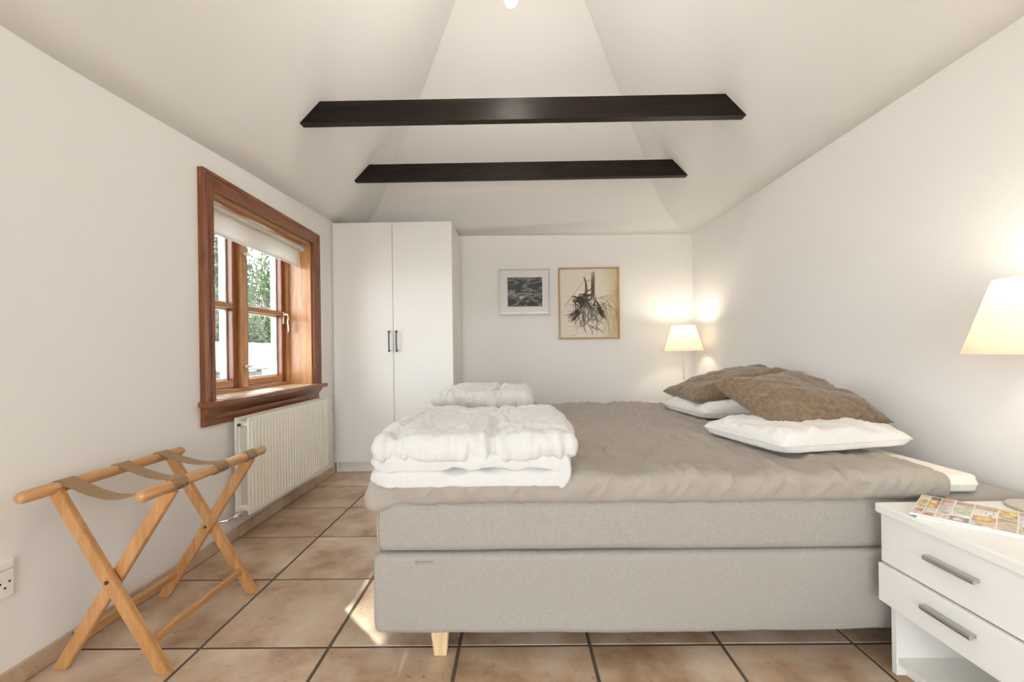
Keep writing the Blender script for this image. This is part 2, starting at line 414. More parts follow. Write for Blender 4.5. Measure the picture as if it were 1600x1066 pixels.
# sill and apron
bm = bmesh.new(); bx(bm, (XG, WY0, .747), (XL, WY1, .775)); bx(bm, (XL, WY0 - .10, .747), (XL + .075, WY1 + .10, .775), .008, 3)
M['sill'] = wood('pale_teak_sill', (.46, .33, .20), (.58, .45, .31), (.70, .58, .44), (40, 4, 40), .3, .3)  # paler wood than the rest of the sill
sill_o = obj('window_sill', bm, M['teak'], win)
obj('sill_top', box((XG + .002, WY0 + .018, .775), (XL + .052, WY1 - .018, .7775)), M['sill'], win)
bm = bmesh.new(); prism(bm, [(XL, .65), (XL + .016, .65), (XL + .022, .665), (XL + .018, .70), (XL + .03, .715), (XL + .048, .735), (XL + .05, .747), (XL, .747)], 1, WY0 - .08, WY1 + .06)
obj('apron', bm, M['teak'], win, smooth=35)
# outer frame, mullion
XO = XG - .075
MY = 2.690
bm = bmesh.new()
bx(bm, (XO, WY0, .775), (XG, WY0 + .045, 1.84), .003); bx(bm, (XO, WY1 - .045, .775), (XG, WY1, 1.84), .003)
obj('frame', bm, M['teak_light'], win)
bm = bmesh.new(); bx(bm, (XO, WY0 + .045, .775), (XG, WY1 - .045, .80), .003); bx(bm, (XO, WY0 + .045, 1.80), (XG, WY1 - .045, 1.84), .003)
obj('frame', bm, M['teak_light_h'], win)
obj('mullion', box((XO, MY - .03, .80), (XG + .008, MY + .03, 1.80), .004), M['teak_light'], win)
def sash(y0, y1):
    z0, z1 = .803, 1.797; s = .045; xa, xb = XO + .012, XG - .018
    bm = bmesh.new()
    bx(bm, (xa, y0, z0), (xb, y0 + s, z1), .004); bx(bm, (xa, y1 - s, z0), (xb, y1, z1), .004)
    so = obj('sash', bm, M['teak_v'], win)
    bm = bmesh.new(); bx(bm, (xa, y0 + s, z0), (xb, y1 - s, z0 + s), .004); bx(bm, (xa, y0 + s, z1 - s), (xb, y1 - s, z1), .004); bx(bm, (xa + .005, y0 + s, 1.285), (xb, y1 - s, 1.315), .004)
    obj('sash_rail', bm, M['teak_light_h'], so)
    for (a, b) in ((z0 + s, 1.285), (1.315, z1 - s)):
        obj('pane', box((xa + .010, y0 + s, a), (xa + .014, y1 - s, b)), M['glass'], so)
        bm = bmesh.new()                                # white putty bead around each pane, outside
        bx(bm, (xa - .030, y0 + s, a), (xa + .009, y0 + s + .012, b)); bx(bm, (xa - .030, y1 - s - .014, a), (xa + .009, y1 - s, b))
        bx(bm, (xa - .006, y0 + s + .012, a), (xa + .009, y1 - s - .014, a + .012)); bx(bm, (xa - .006, y0 + s + .012, b - .012), (xa + .009, y1 - s - .014, b))
        obj('glazing_bead', bm, M['plaster_white'], so)
sash(WY0 + .047, MY - .032); sash(MY + .032, WY1 - .047)
for z in (.93, 1.63):                                  # turn buttons on the mullion
    bm = bmesh.new(); lathe(bm, [(0, 0), (.011, 0), (.011, .006), (.006, .010), (.006, .018), (.010, .024), (.010, .030), (0, .032)], n=16)
    bmesh.ops.rotate(bm, verts=bm.verts, cent=(0, 0, 0), matrix=Matrix.Rotation(R(90), 3, 'Y')); bmesh.ops.translate(bm, verts=bm.verts, vec=(XG + .008, MY, z))
    for s in (-1, 1):
        tube(bm, [(XG + .026, MY, z), (XG + .030, MY + s * .022, z + .002), (XG + .022, MY + s * .042, z - .002)], [.006, .0045, .007], 10)
    tube(bm, [(XG + .02, MY, z - .006), (XG + .024, MY + .002, z - .026)], [.004, .006], 8)
    obj('turn_button', bm, M['chrome'], win, smooth=40)
bm = bmesh.new()
hy = WY1 - .075
bx(bm, (XG - .018, hy - .010, 1.225), (XG - .008, hy + .010, 1.315), .004, 2)
tube(bm, [(XG - .012, hy, 1.295), (XG + .015, hy, 1.297), (XG + .024, hy - .004, 1.275), (XG + .020, hy - .006, 1.235), (XG + .027, hy - .004, 1.19), (XG + .020, hy, 1.165)], [.007, .007, .008, .006, .0085, .005], 12)
obj('handle', bm, M['brass'], win, smooth=40)

# roller blind
bl = thing('roller_blind', 'white roller blind pulled a little way down over the window', 'blind', (-1.60, 2.77, 1.66))
bm = bmesh.new(); tube(bm, [(-1.600, WY0 + .03, 1.795), (-1.600, WY1 - .03, 1.795)], .017, 20); obj('roller_tube', bm, M['blind'], bl, smooth=50)
for y in (WY0 + .022, WY1 - .03):
    bm = bmesh.new(); tube(bm, [(-1.600, y, 1.795), (-1.600, y + .008, 1.795)], .024, 24); bx(bm, (-1.622, y, 1.795), (-1.578, y + .005, 1.822), .001)
    obj('end_bracket', bm, M['white'], bl, smooth=40)
obj('blind_fabric', box((-1.6185, WY0 + .035, 1.672), (-1.6170, WY1 - .036, 1.795)), M['blind'], bl)
obj('bottom_rail', box((-1.622, WY0 + .035, 1.655), (-1.613, WY1 - .036, 1.672), .003, 2), M['white_edge'], bl)
bm = bmesh.new(); tube(bm, [(-1.605, WY1 - .032, 1.79), (-1.607, WY1 - .030, 1.64)], .0015, 6); obj('pull_cord', bm, M['teak'], bl)

# window and wide glazed door added behind the camera to let in daylight
w2 = thing('window_added', 'tall plain white side window added behind the camera to let in daylight', None, (XL - .1, -1.1, .3), kind='structure')
bm = bmesh.new()
for (a, b) in (((-1.90, .3), (-1.85, 1.92)), ((-.35, .3), (-.30, 1.92)), ((-1.85, .3), (-.35, .36)), ((-1.85, 1.87), (-.35, 1.92)), ((-1.12, .36), (-1.08, 1.87))):
    bx(bm, (XL - .2, a[0], a[1]), (XL - .13, b[0], b[1]), .003)
obj('frame', bm, M['white_edge'], w2)
for (a, b) in ((-1.85, -1.12), (-1.08, -.35)): obj('pane', box((XL - .17, a, .36), (XL - .166, b, 1.87)), M['glass'], w2)
dr = thing('door_added', 'wide white glazed door of three leaves added in the gable wall to let in daylight', None, (-.175, YF - .15, 0), kind='structure')
cuts = [-1.24, -.53, .18, .89]
bm = bmesh.new(); bx(bm, (-1.30, YF - .2, 0), (-1.24, YF - .13, 2.08), .003); bx(bm, (.89, YF - .2, 0), (.95, YF - .13, 2.08), .003); bx(bm, (-1.24, YF - .2, 2.03), (.89, YF - .13, 2.08), .003)
obj('frame', bm, M['white_edge'], dr)
for a, b in zip(cuts, cuts[1:]):
    bm = bmesh.new()
    for (p, q) in (((a, 0), (a + .05, 2.03)), ((b - .05, 0), (b, 2.03)), ((a + .05, 0), (b - .05, .12)), ((a + .05, 1.97), (b - .05, 2.03))): bx(bm, (p[0] + .001, YF - .19, p[1]), (q[0] - .001, YF - .14, q[1]), .003)
    lf = obj('door_leaf', bm, M['white_edge'], dr)
    obj('pane', box((a + .05, YF - .168, .12), (b - .05, YF - .164, 1.97)), M['glass'], lf)
bm = bmesh.new(); tube(bm, [(.155, YF - .14, 1.02), (.155, YF - .09, 1.02), (.155, YF - .085, 1.03), (.06, YF - .085, 1.03)], .009, 10); obj('handle', bm, M['steel'], dr, smooth=40)

# ------------------------------------------------------------------ radiator
RX0, RX1, RY0, RY1, RZ0, RZ1 = -1.505, -1.418, 2.275, 3.245, .148, .668
rad = thing('radiator', 'cream ribbed panel radiator on the wall under the window', 'radiator', (-1.46, 2.76, RZ0))
def ribbed(x, s):
    bm = bmesh.new(); bx(bm, (x - .006, RY0, RZ0), (x + .006, RY1, RZ1), .005, 2)
    n = 29; p = (RY1 - RY0 - .03) / n
    for i in range(n):
        y = RY0 + .015 + p * (i + .5); xo = x + s * .006
        prism(bm, [(xo - s * .002, y - p * .36), (xo + s * .0045, y - p * .22), (xo + s * .0045, y + p * .22), (xo - s * .002, y + p * .36)], 2, RZ0 + .025, RZ1 - .025)
    return bm
obj('front_panel', ribbed(RX1 - .008, 1), M['rad'], rad)
obj('back_panel', ribbed(RX0 + .012, 1), M['rad'], rad)
bm = bmesh.new()
for i in range(40):
    y = RY0 + .03 + (RY1 - RY0 - .06) * i / 39; bx(bm, (RX0 + .020, y - .0025, RZ0 + .03), (RX1 - .016, y + .0025, RZ1 - .02))
obj('convector_fins', bm, M['rad_dark'], rad)
for z in (RZ0 + .035, RZ1 - .035):
    bm = bmesh.new(); tube(bm, [(RX0 + .012, RY0 + .02, z), (RX1 - .012, RY0 + .02, z)], .016, 16); tube(bm, [(RX0 + .045, RY0 + .02, z), (RX0 + .045, RY0 - .012, z)], .012, 14)
    obj('header_pipe', bm, M['rad'], rad, smooth=40)
bm = bmesh.new(); tube(bm, [(RX0 + .045, RY0 - .012, RZ1 - .035), (RX0 + .045, RY0 - .022, RZ1 - .035)], .009, 6); obj('air_vent', bm, M['dark_metal'], rad)
bm = bmesh.new(); tube(bm, [(RX1 - .03, RY1 - .01, RZ1 - .03), (RX1 - .03, RY1 + .03, RZ1 - .03)], .012, 16); tube(bm, [(RX1 - .03, RY1 + .03, RZ1 - .03), (RX1 - .03, RY1 + .085, RZ1 - .03)], [.019, .021], 20)
obj('thermostat', bm, M['white'], rad, smooth=40)
bm = bmesh.new(); z = RZ0 + .02
tube(bm, [(RX0 + .045, RY0 + .02, z + .012), (RX0 + .045, RY0 - .03, z), (RX0 + .045, RY0 - .075, z)], .011, 14)
tube(bm, [(RX0 + .045, RY0 - .055, z), (RX0 + .045, RY0 - .08, z)], .016, 6); tube(bm, [(RX0 + .045, RY0 - .02, z), (RX0 + .045, RY0 - .038, z)], .016, 6)
tube(bm, [(RX0 + .045, RY0 - .08, z), (RX0 + .040, RY0 - .115, z), (RX0 + .012, RY0 - .13, z), (XL + .001, RY0 - .13, z)], .0085, 14)
obj('valve', bm, M['chrome'], rad, smooth=40)
bm = bmesh.new(); tube(bm, [(XL + .001, RY0 - .13, z), (XL + .006, RY0 - .13, z)], .018, 20); obj('pipe_collar', bm, M['white'], rad, smooth=40)
for y in (RY0 + .12, RY1 - .12):
    obj('wall_bracket', box((XL, y - .02, RZ0 + .1), (RX0 + .008, y + .02, RZ1 - .05)), M['rad'], rad)

# ------------------------------------------------------------------ luggage rack
LR = thing('luggage_rack', 'folding beech luggage rack with three webbing straps standing by the radiator', 'luggage rack', (-1.29, 1.58, 0))
xw, xr, zr = -1.462, -1.105, .588
for x in (xw, xr):
    bm = bmesh.new(); tube(bm, [(x, 1.248, zr), (x, 1.252, zr), (x, 1.262, zr), (x, 1.86, zr), (x, 1.872, zr), (x, 1.876, zr)], [.010, .015, .0185, .0185, .014, .009], 20)
    obj('rail', bm, M['beech_y'], LR, smooth=50)
for (yc, s) in ((1.365, 1), (1.795, -1)):
    for (ya, (x0, x1)) in ((yc - .012, (xw + .004, -1.110)), (yc + .012, (xr - .004, -1.485))):
        if s < 0: ya = 2 * yc - ya
        bm = bmesh.new(); d = Vector((x1 - x0, 0, -zr)).normalized()
        bar(bm, (x0, ya, zr - .012), (x1 + d.x * .02, ya, -.03), .040, .020, (1, 0, 0))
        bmesh.ops.bisect_plane(bm, geom=bm.verts[:] + bm.edges[:] + bm.faces[:], plane_co=(0, 0, 0.0005), plane_no=(0, 0, -1), clear_outer=True)
        bmesh.ops.holes_fill(bm, edges=bm.edges)
        bmesh.ops.bevel(bm, geom=bm.edges[:], offset=.0025, segments=2, affect='EDGES')
        obj('leg', bm, M['beech'], LR)
    # pivot bolt
    xm = (xw + xr - 1.110 - 1.485) / 4
    bm = bmesh.new(); tube(bm, [(-1.292, yc - .026, .292), (-1.292, yc + .026, .292)], .006, 12); obj('pivot_bolt', bm, M['dark_metal'], LR, smooth=40)
zst = .095
def leg_x(x0, x1, z): return x0 + (x1 - x0) * (zr - .012 - z) / (zr - .012)
for (x, ya) in ((leg_x(xw, -1.110, zst), -.012), (leg_x(xr, -1.485, zst), .012)):
    bm = bmesh.new(); bx(bm, (x - .010, 1.365 + ya, zst - .013), (x + .010, 1.795 - ya, zst + .013), .004, 2); obj('stretcher', bm, M['beech_y'], LR)
for (yc, sag) in ((1.385, .062), (1.585, .058), (1.765, .05)):
    bm = bmesh.new(); w, n = .058, 22; top, bot = [], []
    path = []
    for k in range(10):                                 # wrap round the wall-side rail
        a = R(-120 + 210 * (9 - k) / 9); path.append((xw + .0205 * math.cos(a + math.pi / 2 * 0), zr + .0205 * math.sin(a)))
    path = [(xw - .0205 * math.cos(R(t)), zr + .0205 * math.sin(R(t))) for t in range(-70, 91, 20)]
    for k in range(1, n):
        t = k / n; path.append((xw + (xr - xw) * t, zr + .0205 - sag * 4 * t * (1 - t) * (1 - .15 * math.cos(math.pi * t) ** 2)))
    path += [(xr + .0205 * math.cos(R(t)), zr + .0205 * math.sin(R(t))) for t in range(90, -111, -20)]
    rows = []
    for i, (x, z) in enumerate(path):
        a = Vector(path[max(i - 1, 0)]); b = Vector(path[min(i + 1, len(path) - 1)]); tn = (b - a).normalized(); nn = Vector((-tn.y, tn.x)) * .0015
        rows.append([bm.verts.new((x + q * nn.x, yc + s * w / 2, z + q * nn.y)) for (q, s) in ((0, -1), (0, 1), (1, 1), (1, -1))])
    for a, b in zip(rows, rows[1:]):
        for k in range(4): bm.faces.new((a[k], a[(k + 1) % 4], b[(k + 1) % 4], b[k]))
    bm.faces.new(rows[0][::-1]); bm.faces.new(rows[-1])
    st = obj('strap', bm, M['strap'], LR, smooth=60)
    for dy in (-.019, 0, .019):
        bm = bmesh.new(); c = Vector((xr + .021, yc + dy, zr - .006)); tube(bm, [c, c + Vector((.003, 0, -.001))], [.0045, .003], 10); obj('rivet', bm, M['dark_metal'], st, smooth=40)

# ------------------------------------------------------------------ wardrobe
WX0, WX1, WFY, WH = -1.525, -.525, 3.612, 2.10
wd = thing('wardrobe', 'tall white two-door wardrobe in the corner beside the window', 'wardrobe', ((WX0 + WX1) / 2, 3.88, 0))
bm = bmesh.new()
bx(bm, (WX0, WFY + .022, .0), (WX0 + .018, YB - .015, WH), .001); bx(bm, (WX1 - .018, WFY + .022, 0), (WX1, YB - .015, WH), .001)
bx(bm, (WX0 + .018, WFY + .022, WH - .018), (WX1 - .018, YB - .015, WH)); bx(bm, (WX0 + .018, WFY + .022, .085), (WX1 - .018, YB - .015, .103)); bx(bm, (WX0 + .018, YB - .02, .103), (WX1 - .018, YB - .015, WH - .018))
obj('body', bm, M['white_edge'], wd)
obj('plinth', box((WX0 + .018, WFY + .045, 0), (WX1 - .018, WFY + .06, .085)), M['white_edge'], wd)
obj('filler_strip', box((XL + .002, WFY + .012, .085), (WX0 - .001, WFY + .024, WH)), M['white_edge'], wd)
xm = (WX0 + WX1) / 2
for (a, b, hx) in ((WX0 + .001, xm - .0018, xm - .030), (xm + .0018, WX1 - .001, xm + .032)):
    d = obj('door', box((a, WFY, .09), (b, WFY + .02, WH - .002), .0015), M['white'], wd)
    bm = bmesh.new()
    for z in (1.02, 1.18): lathe(bm, [(0, -.009), (.007, -.007), (.009, 0), (.007, .007), (0, .009)], (hx, WFY - .030, z), 12)
    tube(bm, [(hx, WFY - .030, 1.02), (hx, WFY - .030, 1.18)], .006, 12)
    for z in (1.02, 1.18): tube(bm, [(hx, WFY, z), (hx, WFY - .030, z)], [.007, .006], 10)
    obj('handle', bm, M['dark_metal'], d, smooth=50)

# ------------------------------------------------------------------ pictures
def bw_mat():
    m, nt, b = newmat('black_and_white_print')
    n = N(nt, 'ShaderNodeTexNoise', Scale=1.0, Detail=7.0, Roughness=.65, Distortion=1.3); nt.links.new(coords(nt, (5, 1, 17)), n.inputs['Vector'])
    nt.links.new(ramp(nt, n.outputs['Fac'], [(.43, (.008, .007, .007)), (.49, (.03, .028, .028)), (.525, (.38, .37, .36)), (.56, (.03, .029, .028)), (.60, (.05, .048, .046)), (.64, (.55, .53, .51))]), b.inputs['Base Color'])
    b.inputs['Roughness'].default_value = .5; return m
def paper_mat():
    m, nt, b = newmat('washed_sketch_paper')
    n = N(nt, 'ShaderNodeTexNoise', Scale=1.0, Detail=4.0); nt.links.new(coords(nt, (4, 1, 3)), n.inputs['Vector'])
    tc = nt.nodes.new('ShaderNodeTexCoord'); sx = nt.nodes.new('ShaderNodeSeparateXYZ'); nt.links.new(tc.outputs['Object'], sx.inputs[0])
    mr = N(nt, 'ShaderNodeMapRange'); mr.inputs['From Min'].default_value = .02; mr.inputs['From Max'].default_value = .28; nt.links.new(sx.outputs[0], mr.inputs['Value'])
    mu = N(nt, 'ShaderNodeMath', operation='MULTIPLY'); nt.links.new(mr.outputs[0], mu.inputs[0]); nt.links.new(n.outputs['Fac'], mu.inputs[1])
    nt.links.new(ramp(nt, mu.outputs[0], [(.18, (.84, .78, .67)), (.42, (.72, .60, .38)), (.62, (.46, .34, .13))]), b.inputs['Base Color'])
    b.inputs['Roughness'].default_value = .8; return m
def picture(label, x0, x1, z0, z1, fw, fmat, wood_like):
    p = thing('framed_picture', label, 'picture', ((x0 + x1) / 2, YB - .012, (z0 + z1) / 2))
    yf = YB - .024
    for (a, b) in (((x0, z0), (x0 + fw, z1)), ((x1 - fw, z0), (x1, z1)), ((x0 + fw, z0), (x1 - fw, z0 + fw)), ((x0 + fw, z1 - fw), (x1 - fw, z1))):
        obj('frame', box((a[0], yf, a[1]), (b[0], YB - .001, b[1]), .0015), fmat, p)
    obj('backing', box((x0 + fw, YB - .006, z0 + fw), (x1 - fw, YB - .001, z1 - fw)), M['white_edge'], p)
    obj('glass', box((x0 + fw, yf + .004, z0 + fw), (x1 - fw, yf + .006, z1 - fw)), M['pic_glass'], p)
    return p
p1 = picture('small silver-framed black and white landscape photograph on the end wall', -.155, .335, 1.352, 1.793, .009, plain('silver_frame', (.62, .61, .60), .45, .3), 0)
bm = bmesh.new()
ix0, ix1, iz0, iz1 = -.072, .262, 1.432, 1.712
for (a, b) in (((-.143, 1.364), (ix0, 1.781)), ((ix1, 1.364), (.323, 1.781)), ((ix0, 1.364), (ix1, iz0)), ((ix0, iz1), (ix1, 1.781))): bx(bm, (a[0], YB - .010, a[1]), (b[0], YB - .006, b[1]))
obj('mount', bm, plain('mount_board', (.86, .85, .83), .9), p1)
obj('print', box((ix0, YB - .008, iz0), (ix1, YB - .0062, iz1)), bw_mat(), p1)
BX0, BX1, BZ0, BZ1 = .417, 1.000, 1.112, 1.797
p2 = picture('large oak-framed ink and wash drawing of a root stump beside the lamp', BX0, BX1, BZ0, BZ1, .014, M['oak_frame'], 1)
obj('paper', box((BX0 + .014, YB - .010, BZ0 + .014), (BX1 - .014, YB - .006, BZ1 - .014)), paper_mat(), p2)
def stroke(bm, pts, w):
    """flat ink stroke on the paper; pts normalised (0..1 right, 0..1 down), w in metres"""
    P = [Vector((BX0 + .014 + (BX1 - BX0 - .028) * u, BZ1 - .014 - (BZ1 - BZ0 - .028) * v)) for u, v in pts]
    ws = w if isinstance(w, (list, tuple)) else [w] * len(P); row = []
    for i, p in enumerate(P):
        t = (P[min(i + 1, len(P) - 1)] - P[max(i - 1, 0)]); t = t.normalized() if t.length else Vector((1, 0)); n = Vector((-t.y, t.x)) * ws[i] / 2
        y = YB - .0104 - random.random() * .0004
        row.append((bm.verts.new((p.x + n.x, y, p.y + n.y)), bm.verts.new((p.x - n.x, y, p.y - n.y))))
    for a, b in zip(row, row[1:]): bm.faces.new((a[0], a[1], b[1], b[0]))
rs = random.Random(11)
def wander(p, ang, n, step, curl, jit):
    pts = [p]; 
    for i in range(n):
        ang += curl + rs.uniform(-jit, jit); p = (min(max(p[0] + math.cos(ang) * step, .03), .97), min(max(p[1] + math.sin(ang) * step, .03), .97)); pts.append(p)
    return pts
ink = plain('brown_black_ink', (.045, .034, .026), .8); wash = plain('grey_ink_wash', (.26, .225, .185), .9); sep = plain('brown_ink', (.15, .095, .05), .8)
bm = bmesh.new()
for k in range(15): stroke(bm, wander((rs.uniform(.36, .62), rs.uniform(.45, .62)), rs.uniform(.9, 2.2), 7, .055, 0, .45), [.003, .009, .016, .013, .009, .012, .005, .002])
for k in range(7): stroke(bm, wander((rs.uniform(.15, .6), rs.uniform(.72, .86)), rs.uniform(-.5, .8), 6, .035, 0, .5), [.002, .006, .010, .008, .010, .004, .002])
obj('ink_wash', bm, wash, p2)
bm = bmesh.new()
for o in (-.02, -.005, .012, .025):
    stroke(bm, [(.575 + o, .04), (.570 + o, .2), (.565 + o, .34), (.555 + o * 1.3, .46)], [.004, .009, .011, .006])
    stroke(bm, [(.415 + o * .4, .11), (.45 + o * .5, .2), (.455 + o * .6, .30), (.44 + o * .8, .46)], [.002, .006, .009, .006])
stroke(bm, [(.50, .17), (.42, .185), (.34, .26), (.24, .36), (.19, .42), (.08, .54)], [.003, .003, .003, .003, .005, .003]); stroke(bm, [(.47, .17), (.57, .165)], .003)
for k in range(20): stroke(bm, wander((rs.uniform(.6, .75), rs.uniform(.42, .6)), rs.uniform(-.6, 1.4), 10, .045, rs.uniform(.0, .3), .3), [.001, .002, .003, .003, .003, .003, .003, .002, .002, .002, .001])
for k in range(10): stroke(bm, wander((rs.uniform(.1, .4), rs.uniform(.5, .85)), rs.uniform(-.4, .6), 8, .04, rs.uniform(-.3, .3), .4), .0018)
obj('ink_branches', bm, sep, p2)
bm = bmesh.new()
for k in range(26): stroke(bm, wander((rs.uniform(.18, .42), rs.uniform(.36, .50)), rs.uniform(-.3, .9), 6, .035, rs.uniform(-.1, .25), .3), [.003, .009, .015, .013, .010, .006, .002])
for k in range(24): stroke(bm, wander((rs.uniform(.40, .62), rs.uniform(.36, .52)), rs.uniform(.8, 2.5), 10, .038, rs.uniform(-.12, .12), .55), [.002, .005, .006, .006, .005, .005, .004, .004, .003, .002, .001])
for k in range(8): stroke(bm, wander((rs.uniform(.30, .40), rs.uniform(.56, .62)), 2.3, 5, .05, .05, .2), [.004, .014, .016, .012, .006, .003])
for k in range(8): stroke(bm, wander((rs.uniform(.60, .68), rs.uniform(.46, .56)), 1.2, 5, .05, .0, .2), [.004, .012, .014, .012, .006, .003])
obj('ink_strokes', bm, ink, p2)

# ------------------------------------------------------------------ bed
BL, BR, BY0, BY1 = -.475, 1.66, 1.395, 3.39
bed = thing('bed', 'wide grey linen box-spring bed with taupe sheet, its head against the wall', 'bed', ((BL + BR) / 2, (BY0 + BY1) / 2, 0))
def base_disp(q, n):
    w = fbm(q, 2.2, 3) * .004 + (.006 * math.sin(q.x * 3.1 + 1) - .006 * max(0, q.x - .3)) * (q.z < .12)
    q = q + n * w
    if q.z < .16: q.z += .006 * fbm(Vector((q.x, q.y, 3)), 3.0, 3) - .012 * max(0, min(1, (q.x - .1) / .9))
    return q
obj('base', rbox((BL, BY0, .088), (BR, BY1, .345), .022, 60, 50, 8, base_disp), M['linen'], bed, smooth=True)
def mat_disp(q, n):
    return q + n * (fbm(q, 2.5, 3) * .003) + n * .004 * math.sin(max(0, min(1, (q.z - .345) / .17)) * math.pi)
mt = obj('mattress', rbox((BL + .012, BY0 + .008, .348), (BR, BY1 - .008, .515), .028, 60, 50, 6, mat_disp), M['linen'], bed, smooth=True)
bm = bmesh.new()                                            # corner piping
for (x, y) in ((BL + .018, BY0 + .012),):
    tube(bm, [(x, y, .362), (x - .002, y - .002, .43), (x, y, .50)], .0035, 8)
obj('piping', bm, M['linen'], mt, smooth=True)
for (x, y) in ((-.262, 1.440), (1.45, 1.44), (-.22, 3.30), (1.45, 3.30), (.6, 2.4)):
    bm = bmesh.new(); bmesh.ops.create_cone(bm, cap_ends=True, segments=4, radius1=.030, radius2=.042, depth=.092); bmesh.ops.rotate(bm, verts=bm.verts, cent=(0, 0, 0), matrix=Matrix.Rotation(R(45), 3, 'Z'))
    bmesh.ops.bevel(bm, geom=bm.edges[:], offset=.003, segments=1, affect='EDGES'); bmesh.ops.translate(bm, verts=bm.verts, vec=(x, y, .0465)); obj('leg', bm, M['pine'], bed)
obj('label_tag', box((-.335, BY0 - .0045, .318), (-.275, BY0 - .001, .326)), plain('grey_woven_tag', (.27, .26, .25), .9, nscale=180, var=.35), bed)
obj('topper', rbox((BL + .012, BY0 + .018, .519), (1.505, BY1 - .02, .580), .028, 50, 50, 3, lambda q, n: q + n * (fbm(q, 3, 2) * .003) + n * .002 * math.sin(q.z * 300)), M['topper'], bed, smooth=True)
def sheet_disp(q, n):
    f = max(0.0, n.z)
    w = fbm(Vector((q.x, q.y * 1.0, 0)), 2.0, 4) * .006 * f
    # soft drawn ridges over the top, converging to the pillows and the front edge
    rg = 1 - abs(noise.noise(Vector((q.x * 4.5 + q.y * 1.5, q.y * 1.3 - q.x * .6, 2.2))))
    w += (rg ** 6) * .014 * f
    r2 = 1 - abs(noise.noise(Vector((q.x * 11 - q.y * 3, q.y * 5 + q.x * 2, 8.2)))); w += (r2 ** 8) * .010 * f
    if q.y < BY0 + .12:                                     # gathers down the near side
        g = noise.noise(Vector((q.x * 9, q.z * 3, 5))); w += .008 * g * (1 - f * .5)
        rr = 1 - abs(noise.noise(Vector((q.x * 7 + q.z * 5, 1.3, 7)))); w += .012 * rr ** 6; r3 = 1 - abs(noise.noise(Vector((q.x * 16 - q.z * 14, 2.3, 4)))); w += .010 * r3 ** 7
        w *= max(.3, min(1, (q.z - .506) / .05))
        if q.x < BL + .22:
            t = 1 - (q.x - BL) / .22; w += .016 * t * math.sin((q.x * 34 + q.z * 46)) * (1 - f)
    q = q + n * w
    if q.z < .535: q.z += .004 * noise.noise(Vector((q.x * 2.2, q.y * 2, 1))) - (.014 * max(0, 1 - (q.x - BL) / .25) if q.y < BY0 + .1 else 0)
    q.z += .012 * max(0, min(1, (q.y - BY0 - .05) / .6)) * max(0, min(1, (BY1 - q.y) / .5)) * f
    return q
obj('fitted_sheet', rbox((BL - .012, BY0 - .006, .506), (1.388, BY1, .588), .029, 190, 130, 5, sheet_disp), M['sheet'], bed, smooth=True)

# ------------------------------------------------------------------ folded duvets
def dip(t, c, w): return math.exp(-((t - c) / w) ** 2)
def puff(q, n, seed, a=.012):
    x, y, z = q.x + seed, q.y, q.z
    sx = (x * 1.0) % .31 - .155; sy = (y + .05 * math.sin(x * 9)) % .27 - .135           # quilting seams
    s = max(dip(sx, 0, .016), dip(sy, 0, .016)); near = max(dip(sx, 0, .07), dip(sy, 0, .07))
    w = -a * s + a * .5 * (1 - near)
    w += fbm(Vector((x, y, z)), 6, 4) * .010
    w += (.5 - abs(noise.noise(Vector((x * 13, y * 6, z * 4 + seed))))) * .018 * (.45 + near)
    w += (.5 - abs(noise.noise(Vector((x * 34, y * 20, z * 8 + seed))))) * .010 * (.4 + near)
    return w
def slab(lo, hi, r, seed, wav, a=.012, droop=0):
    def dsp(q, n):
        q = q + n * puff(q, n, seed, a) * (.2 if n.z < -.5 else 1)
        if n.y < -.3: q = q + n * ((.5 - abs(noise.noise(Vector((q.x * 30, q.z * 7, seed))))) * .020)   # gathers on the near face
        t = (q.x - lo[0]) / (hi[0] - lo[0])
        q.z += wav * math.sin(t * 5.0 + seed) * (1 if n.z < .3 else .6)
        q.x += .010 * noise.noise(Vector((q.y * 6, q.z * 9, seed))); q.y += .012 * noise.noise(Vector((q.x * 5, q.z * 8, seed + 4)))
        q.z -= droop * max(0, 1 - (q.y - lo[1]) / .10) + droop * .9 * max(0, 1 - (q.x - lo[0]) / .12)
        return q
    return rbox(lo, hi, r, 110, 100, 7, dsp)
